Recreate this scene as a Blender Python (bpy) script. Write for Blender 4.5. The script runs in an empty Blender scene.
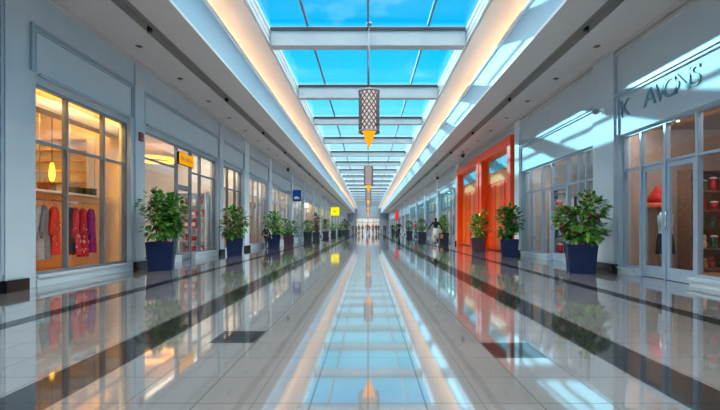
import bpy, math, random
from mathutils import Vector, Matrix
PI = math.pi
R = random.Random(7)
C = bpy.context.scene.collection

# ------------------------------------------------------------------ materials
def lin(r, g, b):
    f = lambda c: (c/255/12.92 if c/255 <= .04045 else ((c/255+.055)/1.055)**2.4)
    return (f(r), f(g), f(b), 1)
MATS = {}
def new_mat(name):
    m = bpy.data.materials.new(name); m.use_nodes = True
    nt = m.node_tree; nt.nodes.clear()
    out = nt.nodes.new('ShaderNodeOutputMaterial')
    MATS[name] = m
    return m, nt, out
def N(nt, t, **kw):
    n = nt.nodes.new(t)
    for k, v in kw.items(): setattr(n, k, v)
    return n
def mat(name, rgb, rough=.5, metal=0, var=.08, scale=6, spec=.5, bump=0):
    """painted / solid surface with slight procedural mottling"""
    if name in MATS: return MATS[name]
    m, nt, out = new_mat(name)
    p = N(nt, 'ShaderNodeBsdfPrincipled')
    p.inputs['Roughness'].default_value = rough; p.inputs['Metallic'].default_value = metal
    p.inputs['Specular IOR Level'].default_value = spec
    tc = N(nt, 'ShaderNodeTexCoord'); nz = N(nt, 'ShaderNodeTexNoise')
    nz.inputs['Scale'].default_value = scale; nz.inputs['Detail'].default_value = 3
    nt.links.new(tc.outputs['Object'], nz.inputs['Vector'])
    rp = N(nt, 'ShaderNodeValToRGB')
    c = lin(*rgb)
    rp.color_ramp.elements[0].color = tuple(v*(1-var) for v in c[:3])+(1,)
    rp.color_ramp.elements[1].color = tuple(min(1, v*(1+var)) for v in c[:3])+(1,)
    rp.color_ramp.elements[0].position = .3; rp.color_ramp.elements[1].position = .7
    nt.links.new(nz.outputs['Fac'], rp.inputs['Fac'])
    nt.links.new(rp.outputs['Color'], p.inputs['Base Color'])
    if bump:
        b = N(nt, 'ShaderNodeBump'); b.inputs['Strength'].default_value = bump; b.inputs['Distance'].default_value = .02
        nt.links.new(nz.outputs['Fac'], b.inputs['Height']); nt.links.new(b.outputs['Normal'], p.inputs['Normal'])
    nt.links.new(p.outputs['BSDF'], out.inputs['Surface'])
    return m
def emit(name, rgb, strength):
    if name in MATS: return MATS[name]
    m, nt, out = new_mat(name)
    e = N(nt, 'ShaderNodeEmission'); e.inputs['Color'].default_value = lin(*rgb); e.inputs['Strength'].default_value = strength
    nt.links.new(e.outputs[0], out.inputs['Surface'])
    return m
def glass(name, tint, gloss=1.0, rough=0.0):
    m, nt, out = new_mat(name)
    t = N(nt, 'ShaderNodeBsdfTransparent'); t.inputs['Color'].default_value = tint
    g = N(nt, 'ShaderNodeBsdfGlossy'); g.inputs['Roughness'].default_value = rough
    fr = N(nt, 'ShaderNodeFresnel')
    ge = N(nt, 'ShaderNodeNewGeometry'); mr = N(nt, 'ShaderNodeMapRange')   # same reflection on both faces of the pane
    mr.inputs[3].default_value = 1.45; mr.inputs[4].default_value = 1/1.45
    nt.links.new(ge.outputs['Backfacing'], mr.inputs[0]); nt.links.new(mr.outputs[0], fr.inputs['IOR'])
    mu = N(nt, 'ShaderNodeMath', operation='MULTIPLY'); mu.inputs[1].default_value = gloss
    mx = N(nt, 'ShaderNodeMixShader')
    nt.links.new(fr.outputs[0], mu.inputs[0]); nt.links.new(mu.outputs[0], mx.inputs[0])
    nt.links.new(t.outputs[0], mx.inputs[1]); nt.links.new(g.outputs[0], mx.inputs[2])
    nt.links.new(mx.outputs[0], out.inputs['Surface'])
    return m

WALL = mat('wall_paint', (164, 176, 186), .45, var=.03, scale=2)
WALL2 = mat('wall_paint_light', (196, 206, 214), .4, var=.03, scale=2)
TRIMM = mat('trim_paint_shade', (136, 154, 170), .35, var=.03)  # moulding paint darkened, the shade in its creases put into the colour
SOFFIT = mat('soffit_paint', (176, 170, 172), .55, var=.03, scale=3)
SLOT = mat('slot_paint', (104, 98, 95), .6, var=.05)
FASC = mat('fascia_paint', (176, 206, 224), .45, var=.02)
CEIL = mat('ceiling_paint', (214, 206, 204), .6, var=.02)
BEAM = mat('beam_paint', (158, 166, 174), .5, var=.03)
WHITE = mat('white_gloss_paint', (232, 234, 236), .3, var=.02)
BLACK = mat('black_lacquer', (22, 22, 26), .25, var=.1)
DARKM = mat('dark_bronze_metal', (52, 46, 46), .4, .3)
ALU = mat('aluminium_frame', (150, 170, 190), .35, .35, var=.03)
FRAMED = mat('grey_frame_metal', (112, 122, 134), .4, .3)
CHROME = mat('chrome', (210, 214, 220), .15, 1)
PANE = glass('shop_glass', (.97, .98, .98, 1), .9)
SKYREFL = glass('sky_reflection_glass', (.5, .92, .98, 1), 1.6)  # upper panes tinted: the skylight's cyan reflection put into the glass colour
SKYGLASS = glass('skylight_glass', (.86, .97, 1.0, 1), .35)

def floor_material():
    m, nt, out = new_mat('polished_tile_floor')
    L = nt.links.new
    def M(op, a, b=None, c=None):
        n = N(nt, 'ShaderNodeMath', operation=op)
        for i, v in enumerate((a, b, c)):
            if v is None: continue
            if isinstance(v, (int, float)): n.inputs[i].default_value = v
            else: L(v, n.inputs[i])
        return n.outputs[0]
    tc = N(nt, 'ShaderNodeTexCoord'); sx = N(nt, 'ShaderNodeSeparateXYZ'); L(tc.outputs['Object'], sx.inputs[0])
    X, Y = sx.outputs[0], sx.outputs[1]
    AX = M('ABSOLUTE', X)
    T = .395
    def band(v, a, b): return M('MULTIPLY', M('GREATER_THAN', v, a), M('LESS_THAN', v, b))
    # dark lengthwise stripes and the two inset squares
    stripes = M('MAXIMUM', band(AX, 1.787, 2.16), band(AX, 3.60, 3.84))
    inset = M('MAXIMUM', M('MULTIPLY', band(X, -1.385, -.99), band(Y, .278+8*T, .278+9*T)),
                         M('MULTIPLY', band(X, .98, 1.385), band(Y, .278+7*T, .278+8*T)))
    dark = M('MAXIMUM', stripes, inset)
    # joints
    def line_at(v, pos, w): return M('LESS_THAN', M('ABSOLUTE', M('SUBTRACT', v, pos)), w)
    def line_rep(v, off, per, w):
        fr = M('FRACT', M('DIVIDE', M('SUBTRACT', v, off), per))
        return M('LESS_THAN', M('MINIMUM', fr, M('SUBTRACT', 1, fr)), w/per)
    rows = line_rep(Y, .278, T, .0045)
    inner = M('MULTIPLY', line_rep(X, 0, .327, .0035), M('LESS_THAN', AX, .99))
    outer = M('MULTIPLY', line_rep(AX, 1.385, .402, .004), M('GREATER_THAN', AX, .99))
    strong = M('MAXIMUM', line_at(AX, .98, .006), line_at(AX, .327, .006))
    joint = M('MAXIMUM', M('MAXIMUM', rows, inner), M('MAXIMUM', outer, strong))
    # per tile tint
    cx = M('FLOOR', M('DIVIDE', M('SUBTRACT', AX, .98), .402)); cy = M('FLOOR', M('DIVIDE', M('SUBTRACT', Y, .278), T))
    cv = N(nt, 'ShaderNodeCombineXYZ'); L(cx, cv.inputs[0]); L(cy, cv.inputs[1]); L(M('SIGN', X), cv.inputs[2])
    wn = N(nt, 'ShaderNodeTexWhiteNoise'); L(cv.outputs[0], wn.inputs['Vector'])
    nz = N(nt, 'ShaderNodeTexNoise'); nz.inputs['Scale'].default_value = 5; nz.inputs['Detail'].default_value = 5; L(tc.outputs['Object'], nz.inputs['Vector'])
    tint = M('ADD', M('MULTIPLY', wn.outputs['Value'], .5), M('MULTIPLY', nz.outputs['Fac'], .5))
    rp = N(nt, 'ShaderNodeValToRGB'); L(tint, rp.inputs[0])
    rp.color_ramp.elements[0].color = lin(104, 101, 103); rp.color_ramp.elements[1].color = lin(124, 120, 121)
    def mixc(f, a, b):
        n = N(nt, 'ShaderNodeMix', data_type='RGBA'); L(f, n.inputs[0])
        for s, v in ((6, a), (7, b)):
            if isinstance(v, tuple): n.inputs[s].default_value = v
            else: L(v, n.inputs[s])
        return n.outputs[2]
    rpd = N(nt, 'ShaderNodeValToRGB'); L(nz.outputs['Fac'], rpd.inputs[0])
    rpd.color_ramp.elements[0].color = lin(24, 23, 26); rpd.color_ramp.elements[1].color = lin(40, 38, 38)
    col = mixc(dark, rp.outputs[0], rpd.outputs[0])
    col = mixc(M('MULTIPLY', joint, .6), col, lin(52, 54, 60))
    d = N(nt, 'ShaderNodeBsdfDiffuse'); L(col, d.inputs[0])
    g = N(nt, 'ShaderNodeBsdfGlossy'); g.inputs['Roughness'].default_value = .055
    g.inputs['Color'].default_value = (.96, .97, 1, 1)
    fr = N(nt, 'ShaderNodeFresnel'); fr.inputs['IOR'].default_value = 1.75
    fac = M('ADD', M('MULTIPLY', fr.outputs[0], .85), .27)
    fac = M('MULTIPLY', fac, M('SUBTRACT', 1, M('MULTIPLY', joint, .4)))
    fac = M('MULTIPLY', fac, M('SUBTRACT', 1, M('MULTIPLY', dark, .5)))
    mx = N(nt, 'ShaderNodeMixShader'); L(fac, mx.inputs[0]); L(d.outputs[0], mx.inputs[1]); L(g.outputs[0], mx.inputs[2])
    L(mx.outputs[0], out.inputs['Surface'])
    return m

# ------------------------------------------------------------------ mesh helper
class MB:
    def __init__(s): s.v = []; s.f = []; s.sm = []
    def add(s, verts, faces, smooth=False):
        o = len(s.v); s.v += [tuple(v) for v in verts]
        for f in faces: s.f.append([i+o for i in f]); s.sm.append(smooth)
        return s
    def box(s, x0, x1, y0, y1, z0, z1):
        if x0 > x1: x0, x1 = x1, x0
        if y0 > y1: y0, y1 = y1, y0
        if z0 > z1: z0, z1 = z1, z0
        v = [(x, y, z) for z in (z0, z1) for y in (y0, y1) for x in (x0, x1)]
        return s.add(v, [(0, 2, 3, 1), (4, 5, 7, 6), (0, 1, 5, 4), (2, 6, 7, 3), (0, 4, 6, 2), (1, 3, 7, 5)])
    def bevel_box(s, x0, x1, y0, y1, z0, z1, b=.01):
        import bmesh
        bm = bmesh.new(); bmesh.ops.create_cube(bm, size=1)
        for v in bm.verts:
            v.co = Vector(((x0+x1)/2+v.co.x*abs(x1-x0), (y0+y1)/2+v.co.y*abs(y1-y0), (z0+z1)/2+v.co.z*abs(z1-z0)))
        bmesh.ops.bevel(bm, geom=list(bm.edges), offset=b, segments=2, affect='EDGES')
        s.from_bm(bm); bm.free(); return s
    def from_bm(s, bm, smooth=False):
        bm.verts.index_update()
        s.add([v.co[:] for v in bm.verts], [[v.index for v in f.verts] for f in bm.faces], smooth)
    def lathe(s, prof, seg=24, c=(0, 0, 0), smooth=True, cap=True, sq=None):
        """prof: list of (r, z)"""
        v = []; f = []
        for r, z in prof:
            for k in range(seg):
                a = 2*PI*k/seg
                v.append((c[0]+r*math.cos(a), c[1]+r*math.sin(a), c[2]+z))
        for i in range(len(prof)-1):
            for k in range(seg):
                k2 = (k+1) % seg
                f.append((i*seg+k, i*seg+k2, (i+1)*seg+k2, (i+1)*seg+k))
        s.add(v, f, smooth)
        if cap:
            o = len(s.v)
            if prof[0][0] > 1e-4: s.f.append([o-len(v)+k for k in reversed(range(seg))]); s.sm.append(False)
            if prof[-1][0] > 1e-4: s.f.append([o-seg+k for k in range(seg)]); s.sm.append(False)
        return s
    def tube(s, pts, r, seg=8):
        pts = [Vector(p) for p in pts]
        rs = r if isinstance(r, (list, tuple)) else [r]*len(pts)
        v = []; f = []
        for i, p in enumerate(pts):
            d = (pts[min(i+1, len(pts)-1)]-pts[max(i-1, 0)]).normalized()
            u = d.cross(Vector((0, 0, 1)))
            if u.length < 1e-3: u = d.cross(Vector((1, 0, 0)))
            u.normalize(); w = d.cross(u)
            for k in range(seg):
                a = 2*PI*k/seg; v.append(p+(u*math.cos(a)+w*math.sin(a))*rs[i])
        for i in range(len(pts)-1):
            for k in range(seg):
                k2 = (k+1) % seg
                f.append((i*seg+k, (i+1)*seg+k, (i+1)*seg+k2, i*seg+k2))
        f.append(tuple(range(seg))); f.append(tuple(reversed(range((len(pts)-1)*seg, len(pts)*seg))))
        return s.add(v, f, True)
    def blob(s, c, r, n=10, m=7):
        prof = [(max(1e-5, math.sin(PI*i/m)), -math.cos(PI*i/m)) for i in range(m+1)]
        v = []; f = []
        for pr, z in prof:
            for k in range(n):
                a = 2*PI*k/n; v.append((c[0]+pr*math.cos(a)*r[0], c[1]+pr*math.sin(a)*r[1], c[2]+z*r[2]))
        for i in range(m):
            for k in range(n):
                k2 = (k+1) % n; f.append((i*n+k, i*n+k2, (i+1)*n+k2, (i+1)*n+k))
        return s.add(v, f, True)
    def build(s, name, m, parent=None, loc=None, rot=None):
        me = bpy.data.meshes.new(name); me.from_pydata(s.v, [], s.f)
        me.materials.append(m)
        me.polygons.foreach_set('use_smooth', s.sm)
        me.update()
        return link(name, me, parent, loc, rot)
def link(name, me, parent=None, loc=None, rot=None):
    o = bpy.data.objects.new(name, me); C.objects.link(o)
    if parent: o.parent = parent
    if loc: o.location = loc
    if rot: o.rotation_euler = rot
    return o
def tag(o, label=None, cat=None, group=None, kind=None):
    if label: o['label'] = label
    if cat: o['category'] = cat
    if group: o['group'] = group
    if kind: o['kind'] = kind
    return o
def thing(name, label, cat, loc=(0, 0, 0), rz=0, group=None):
    o = bpy.data.objects.new(name, None); C.objects.link(o); o.location = loc; o.rotation_euler = (0, 0, rz)
    o.empty_display_size = .1
    return tag(o, label, cat, group)
def struct(name, mb, m, parent=None):
    o = mb.build(name, m, parent)
    if not parent: o['kind'] = 'structure'
    return o
def copy_tree(o, parent=None):
    c = o.copy(); C.objects.link(c)
    if parent: c.parent = parent
    for ch in [x for x in C.objects if x.parent == o]: copy_tree(ch, c)
    return c
def text_mesh(txt, size, depth, shear=0):
    cu = bpy.data.curves.new('lettering', 'FONT'); cu.body = txt; cu.size = size; cu.extrude = depth; cu.shear = shear
    cu.align_x = 'CENTER'; cu.align_y = 'CENTER'
    o = bpy.data.objects.new('tmp_text', cu); C.objects.link(o)
    dg = bpy.context.evaluated_depsgraph_get()
    me = bpy.data.meshes.new_from_object(o.evaluated_get(dg))
    bpy.data.objects.remove(o)
    return me

# ------------------------------------------------------------------ hall shell
YB, YE = -5.0, 108.0          # hall runs from behind the camera to the far end wall
XW, XG, XP, XO = 5.6, 5.75, 5.45, 8.9   # wall face, glass plane, pillar face, back of the shops
ZS, ZF, ZC, ZG = 5.03, 5.84, 6.30, 6.87  # soffit, fascia top, upper ceiling, skylight glass
XF, XK = 3.53, 2.9           # fascia, skylight kerb
fl = struct('floor', MB().box(-XO-.3, XO+.3, YB-.3, YE+.5, -.1, 0), floor_material())

for s, nm in ((-1, 'left'), (1, 'right')):
    # lower soffit with its recessed light slot
    m = MB().box(s*XF, s*4.25, YB, YE, ZS, ZS+.06).box(s*4.56, s*(XO+.3), YB, YE, ZS, ZS+.06)
    o = struct('ceiling_'+nm, m, SOFFIT)
    m = MB().box(s*4.2505, s*4.5595, YB, YE, ZS+.022, ZS+.06).box(s*4.39, s*4.42, YB, YE, ZS+.012, ZS+.0215)
    m.build('slot', SLOT, o)
    # fascia, cornice lip and cove shelf
    m = MB().box(s*XF, s*(XF+.07), YB, YE, ZS+.061, ZF)
    o = struct('trim_%d' % (1 if s < 0 else 2), m, FASC)
    MB().box(s*(XF-.07), s*(XF+.08), YB, YE, ZF+.0005, ZF+.05).box(s*(XF-.04), s*(XF+.06), YB, YE, ZF+.0505, ZF+.11).box(s*(XF-.012), s*(XF-.0005), YB, YE, ZS+.0, ZS+.06).build('cornice_lip', WHITE, o)
    m = MB().box(s*(XF+.081), s*4.4, YB, YE, ZF, ZF+.05)
    o2 = struct('ceiling_cove_'+nm, m, CEIL)
    MB().box(s*4.3, s*4.4, YB, YE, ZF+.051, ZC-.001).build('cove_back', CEIL, o2)
    MB().box(s*3.99, s*4.02, YB+.5, YE-.5, ZF+.0505, ZF+.075).build('led_strip', emit('cove_led', (255, 212, 166), 34), o2)
    # upper ceiling up to the skylight kerb, with the white stepped kerb moulding
    m = MB().box(s*XK, s*(XO+.3), YB, YE, ZC, ZC+.15)
    o3 = struct('ceiling_upper_'+nm, m, CEIL)
    k = MB().box(s*(XK-.02), s*(XK+.08), YB, YE, ZC+.151, ZG-.02)
    k.box(s*(XK-.05), s*(XK-.021), YB, YE, ZC+.06, ZC+.13).box(s*(XK-.05), s*(XK-.021), YB, YE, ZC+.24, ZC+.31).box(s*(XK-.07), s*(XK-.021), YB, YE, ZC+.42, ZC+.5)
    k.build('kerb_moulding', WHITE, o3)

# cross beams and skylight bays
beam_y = [2.41+4.6*k for k in range(-1, 23)]
for i, yb in enumerate(beam_y):
    zb = ZC if yb < 20 else ZG-.42 if yb < 40 else ZG-.30          # deep beams over the near bays, slim ones beyond
    b = MB().box(-XK+.07, XK-.07, yb-.15, yb+.15, zb, ZG-.03)
    o = struct('beam' if i == 0 else 'beam.%03d' % i, b, BEAM)
    MB().box(-XK+.07, XK-.07, yb-.19, yb-.1505, ZG-.14, ZG-.06).box(-XK+.07, XK-.07, yb+.1505, yb+.19, ZG-.14, ZG-.06).build('glazing_bar', DARKM, o)
skyo = []
edges = [YB]+beam_y+[YE]
xs = [-XK, -1.74, 0, 1.74, XK]
for i in range(len(edges)-1):
    a, b = edges[i], edges[i+1]
    if b-a < .5: continue
    fr = MB()
    for x in xs[1:-1]: fr.box(x-.03, x+.03, a+.2, b-.2, ZG-.05, ZG+.05)
    o = struct('window_skylight_%d' % (i+1), fr, FRAMED)
    for j in range(4):
        MB().box(xs[j]+.031, xs[j+1]-.031, a, b, ZG, ZG+.012).build('pane', SKYGLASS, o)
# roof closers over the outer ends
struct('wall_back', MB().box(-XO-.3, XO+.3, YB-.2, YB, 0, ZG), WALL)

# ------------------------------------------------------------------ bays
wall_mb = {-1: MB(), 1: MB()}
n_pillar = [0]; n_win = [0]; n_door = [0]; n_trim = [2]
def pillar(s, y0, y1, m=None, z1=ZS, plinth=True):
    n_pillar[0] += 1
    xp = 5.555 if s < 0 else 5.52
    o = struct('pillar_%d' % n_pillar[0], MB().box(s*xp, s*(XW+.3), y0, y1, 0.19 if plinth else 0, z1-.001), m or WALL)
    if plinth:
        MB().box(s*(xp-.05), s*(XW+.3), y0-.03, y1+.03, 0.001, .189).build('plinth', BLACK, o)
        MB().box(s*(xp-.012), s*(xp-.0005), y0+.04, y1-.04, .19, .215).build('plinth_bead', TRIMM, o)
    return o
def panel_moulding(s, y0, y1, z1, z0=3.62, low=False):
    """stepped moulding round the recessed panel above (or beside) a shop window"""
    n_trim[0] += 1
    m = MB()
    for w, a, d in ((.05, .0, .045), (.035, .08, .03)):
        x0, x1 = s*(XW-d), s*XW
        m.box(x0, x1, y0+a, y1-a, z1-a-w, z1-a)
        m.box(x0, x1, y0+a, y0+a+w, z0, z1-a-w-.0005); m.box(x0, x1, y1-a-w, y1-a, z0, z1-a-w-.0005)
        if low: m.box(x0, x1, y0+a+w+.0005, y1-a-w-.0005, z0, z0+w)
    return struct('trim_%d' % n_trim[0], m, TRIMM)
def window(s, y0, y1, zt, cols, transoms, sill=.19, frame=None, pane=None, door=None, door_h=2.25, fw=.055, top_pane=None, xg=XG, sill_x=5.575):
    """shop window: frame, one pane per opening, sill; cols = mullion positions; door = column indices that are doors"""
    n_win[0] += 1
    frame = frame or ALU; pane = pane or PANE; door = door or []
    ys = [y0]+list(cols)+[y1]
    f = MB(); h = fw/2
    x0, x1 = s*(xg-.05), s*(xg+.05)
    f.box(x0, x1, y0, y1, zt-fw, zt)
    for k, y in enumerate(ys):
        a, b = (y, y+fw) if k == 0 else (y-fw, y) if k == len(ys)-1 else (y-h, y+h)
        f.box(x0, x1, a, b, 0 if ((k in door) or (k-1 in door)) else sill, zt-fw-.0005)
    o = struct('window_%d' % n_win[0], f, frame)
    for k in range(len(ys)-1):
        a = ys[k]+(fw if k == 0 else h); b = ys[k+1]-(fw if k == len(ys)-2 else h)
        tz = [t for t in transoms]
        if k in door:
            tz = [door_h+.04]
        zs = [sill if k not in door else 0]+tz+[zt-fw]
        bars = MB(); 
        for t in tz: bars.box(s*(xg-.035), s*(xg+.035), a+.0005, b-.0005, t-.025, t+.025)
        if k not in door: bars.box(s*(xg-.045), s*(xg+.045), a+.0005, b-.0005, sill, sill+.05)
        bars.build('glazing_bar', frame, o)
        for q in range(len(zs)-1):
            if k in door and q == 0: continue
            za = zs[q]+(.05 if q == 0 else .026); zb = zs[q+1]-(.026 if q < len(zs)-2 else .001)
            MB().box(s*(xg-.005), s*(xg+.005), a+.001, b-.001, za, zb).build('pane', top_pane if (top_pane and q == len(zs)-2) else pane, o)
        if k in door:
            n_door[0] += 1
            st = .075
            d = MB().box(s*(xg-.022), s*(xg+.022), a+.004, a+st, .012, door_h).box(s*(xg-.022), s*(xg+.022), b-st, b-.004, .012, door_h)
            d.box(s*(xg-.022), s*(xg+.022), a+st+.0005, b-st-.0005, door_h-.09, door_h).box(s*(xg-.022), s*(xg+.022), a+st+.0005, b-st-.0005, .012, .24)
            do = struct('door_%d' % n_door[0], d, frame)
            MB().box(s*(xg-.005), s*(xg+.005), a+st+.001, b-st-.001, .241, door_h-.091).build('pane', pane, do)
            hy = b-st/2 if k == min(door) else a+st/2
            MB().tube([(s*(xg-.03), hy, .95), (s*(xg-.075), hy, .95), (s*(xg-.075), hy, 1.3), (s*(xg-.03), hy, 1.3)], .012).build('handle', CHROME, do)
    if sill > 0:
        sb = MB()
        k = 0
        while k < len(ys)-1:
            if k not in door:
                sb.box(s*sill_x, s*(xg+.06), ys[k]+(.0 if k else 0), ys[k+1], .001, sill-.04)
                sb.box(s*(sill_x-.03), s*(xg+.06), ys[k], ys[k+1], sill-.0395, sill-.0005)
            k += 1
        sb.build('sill', WALL, o)
    return o
def header(s, y0, y1, zt, jambs=((),)):
    wall_mb[s].box(s*XW, s*(XW+.28), y0, y1, zt, ZS-.002)
def shop_box(s, y0, y1, nm, wall, floor_m, ceil, light, zc=3.72, xo=XO, panels=None, x_in=5.9):
    """back wall, partitions, floor and lit ceiling of one shop"""
    m = MB().box(s*(xo-.06), s*xo, y0, y1, .03, zc).box(s*x_in, s*(xo-.061), y1-.06, y1, .03, zc).box(s*x_in, s*(xo-.061), y0, y0+.06, .03, zc)
    w = struct('wall_'+nm, m, wall)
    struct('floor_'+nm, MB().box(s*(XW+.23), s*xo, y0, y1, .001, .028), floor_m)
    c = struct('ceiling_'+nm, MB().box(s*x_in, s*xo, y0, y1, zc+.001, zc+.06), ceil)
    if panels is None:
        panels = [(6.05, (y0+y1)/2, .25, (y1-y0)*.4)]
    for (px, py, hw, hl) in panels:
        MB().box(s*(px-hw/2), s*(px+hw/2), py-hl, py+hl, zc-.03, zc).build('light_panel', light, c)
    return w, c

WARMW = mat('cream_interior', (232, 214, 190), .6, var=.04)
PEACH = mat('peach_interior', (240, 222, 198), .6, var=.03)
PALE = mat('pale_interior', (226, 226, 222), .6, var=.03)
BROWN = mat('brown_interior', (178, 158, 146), .6, var=.06)
WOODF = mat('wood_interior_floor', (176, 130, 84), .35, var=.15, scale=9)
GREYF = mat('grey_interior_floor', (150, 148, 146), .35, var=.08)
ORANGE = mat('orange_lacquer', (244, 74, 8), .35, var=.06)
L_WARM = emit('warm_shop_light', (255, 196, 106), 50)
L_NEUT = emit('neutral_shop_light', (255, 232, 204), 16)
L_DIM = emit('dim_shop_light', (255, 242, 232), 12)

# -- left side
def plain_bay(s, y0, y1):
    wall_mb[s].box(s*XW, s*(XW+.28), y0, y1, 0.002, ZS-.002)
    panel_moulding(s, y0+.02, y1-.02, 4.42, .28, True)
    n_trim[0] += 1
    struct('baseboard_%s_%d' % ('left' if s < 0 else 'right', n_trim[0]), MB().box(s*(XW-.03), s*XW, y0+.032, y1-.032, .001, .19), BLACK)
plain_bay(-1, YB, -1.3); pillar(-1, -1.3, -.8); plain_bay(-1, -.8, 1.9); pillar(-1, 1.9, 2.4); plain_bay(-1, 2.4, 6.05)
pillar(-1, 6.05, 6.4); wall_mb[-1].box(-XW, -XW-.28, 6.4, 6.5395, .002, ZS-.002)
def left_shop(y0, y1, zt=3.6, **kw):
    header(-1, y0, y1, zt); panel_moulding(-1, y0, y1, 4.42)
    # ledge under the panel
    n_trim[0] += 1
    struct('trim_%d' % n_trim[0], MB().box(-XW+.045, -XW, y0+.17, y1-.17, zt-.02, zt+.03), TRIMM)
    return window(-1, y0+.12, y1-.12, zt-.12, **kw)
def jamb(s, y0, y1, zt):
    wall_mb[s].box(s*XW, s*(XW+.28), y0, y0+.118, 0.002, zt-.001); wall_mb[s].box(s*XW, s*(XW+.28), y1-.118, y1, 0.002, zt-.001)
    wall_mb[s].box(s*(XW+.08), s*(XW+.28), y0+.1185, y1-.1185, zt-.119, zt-.001)
# L1: clothing shop
left_shop(6.54, 9.45, cols=(7.5, 8.55), transoms=(2.5,), frame=FRAMED, fw=.042); jamb(-1, 6.54, 9.45, 3.6)
shop_box(-1, 5.2, 9.75, 'clothing_shop', PEACH, WOODF, WARMW, L_WARM, panels=[(5.98, 7.5, .16, 1.9)])
pillar(-1, 9.45, 9.8)
# L2: shop with yellow sign
left_shop(9.8, 14.85, cols=(11.83, 12.75, 13.45), transoms=(2.8,), door=[1], fw=.045, frame=FRAMED); jamb(-1, 9.8, 14.85, 3.6)
shop_box(-1, 9.8, 15.0, 'yellow_sign_shop', PALE, GREYF, PALE, L_NEUT)
pillar(-1, 14.85, 15.2)
left_shop(15.2, 17.84, cols=(16.1, 17.0), transoms=(2.6,), fw=.045, frame=FRAMED); jamb(-1, 15.2, 17.84, 3.6)
shop_box(-1, 15.05, 18.0, 'cream_shop', WARMW, WOODF, WARMW, L_NEUT)
pillar(-1, 17.84, 18.5, WALL2)
left_shop(18.5, 22.3, cols=(19.7, 20.6, 21.4), transoms=(2.6,), door=[2]); jamb(-1, 18.5, 22.3, 3.6)
shop_box(-1, 18.1, 22.5, 'orange_counter_shop', PEACH, WOODF, PALE, L_NEUT)
pillar(-1, 22.3, 22.85, WALL2)
yb = 22.85; lens = [6.0, 5.2, 5.2]+[5.6]*20
k = 0
far_left = []
while yb < YE-3:
    y1 = min(yb+lens[k], YE-.1)
    n = max(3, int((y1-yb)/1.5)); cols = [yb+.12+(y1-yb-.24)*i/n for i in range(1, n)]
    left_shop(yb, y1, cols=cols, transoms=(2.6,), door=[n//2]); jamb(-1, yb, y1, 3.6)
    shop_box(-1, yb-.1, y1+.2, 'left_shop_%d' % (k+1), [WARMW, PALE, PEACH][k % 3], [WOODF, GREYF][k % 2], PALE, [L_NEUT, L_NEUT, L_WARM][k % 3])
    far_left.append((yb, y1))
    if y1 < YE-1: pillar(-1, y1, y1+.5, WALL2)
    yb = y1+.5; k += 1

# -- right side
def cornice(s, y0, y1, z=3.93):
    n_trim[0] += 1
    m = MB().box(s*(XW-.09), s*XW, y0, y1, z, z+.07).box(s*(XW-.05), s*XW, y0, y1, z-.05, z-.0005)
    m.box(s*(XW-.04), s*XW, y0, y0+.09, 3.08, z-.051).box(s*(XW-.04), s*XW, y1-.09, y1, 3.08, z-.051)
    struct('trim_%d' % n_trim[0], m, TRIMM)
def jamb_r(y0, y1, zt): 
    wall_mb[1].box(XW, XW+.28, y0, y0+.04, 0.002, zt-.001); wall_mb[1].box(XW, XW+.28, y1-.04, y1, 0.002, zt-.001)
def right_shop(y0, y1, zt=3.06, **kw):
    header(1, y0, y1, zt); cornice(1, y0, y1)
    jamb_r(y0, y1, zt)
    return window(1, y0+.04, y1-.04, zt-.001, **kw)
plain_bay(1, YB, .6); pillar(1, .6, 1.1)
plain_bay(1, 1.1, 3.9); pillar(1, 3.9, 4.3)
right_shop(4.3, 8.88, cols=(5.35, 6.1, 6.86, 7.6, 8.27), transoms=(2.27,), door=[3, 4], sill=.14, fw=.052)
shop_box(1, 4.0, 9.3, 'toy_shop', BROWN, WOODF, mat('brown_slat_ceiling', (150, 116, 96), .5, var=.12, scale=14), L_DIM, zc=3.3, panels=[(6.07, 6.7, .25, 2.3)])
pillar(1, 8.88, 9.7)
right_shop(9.7, 14.46, cols=(10.35, 10.72, 11.3, 12.3, 12.95, 13.9), transoms=(2.25,), door=[3], sill=.14, frame=ALU)
shop_box(1, 9.5, 14.6, 'corner_shop', mat('grey_interior', (176, 170, 168), .6), GREYF, PALE, L_DIM, zc=3.3)
pillar(1, 14.46, 14.9, WALL2)
# R3: orange shop (two portals), wall above
wall_mb[1].box(XW, XW+.28, 14.9, 24.2, 4.6, ZS-.002)
pillar(1, 24.2, 24.9, WALL2)
yb = 24.9; k = 0; far_right = []
while yb < YE-3:
    y1 = min(yb+6.2, YE-.1)
    n = 5; cols = [yb+.04+(y1-yb-.08)*i/n for i in range(1, n)]
    right_shop(yb, y1, zt=3.6 if k < 4 else 3.06, cols=cols, transoms=(2.25,), door=[2], sill=.14, top_pane=SKYREFL if k < 4 else None)
    shop_box(1, yb-.3, y1+.3, 'right_shop_%d' % (k+1), [PALE, WARMW, PALE][k % 3], GREYF, PALE, [L_NEUT, L_DIM, L_NEUT][k % 3])
    far_right.append((yb, y1))
    if y1 < YE-1: pillar(1, y1, y1+.8, WALL2)
    yb = y1+.8; k += 1
for s, nm in ((-1, 'left'), (1, 'right')):
    struct('wall_'+nm, wall_mb[s], WALL)
    struct('wall_outer_'+nm, MB().box(s*(XO+.3), s*(XO+.4), YB, YE, 0, ZC), WALL)
    n_trim[0] += 1
    c = MB().box(s*(XW-.1), s*XW, YB, YE, ZS-.075, ZS-.001)
    if s > 0: c.box(s*(XW-.05), s*XW, YB, YE, ZS-.2, ZS-.115)
    struct('trim_%d' % n_trim[0], c, SOFFIT)

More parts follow.
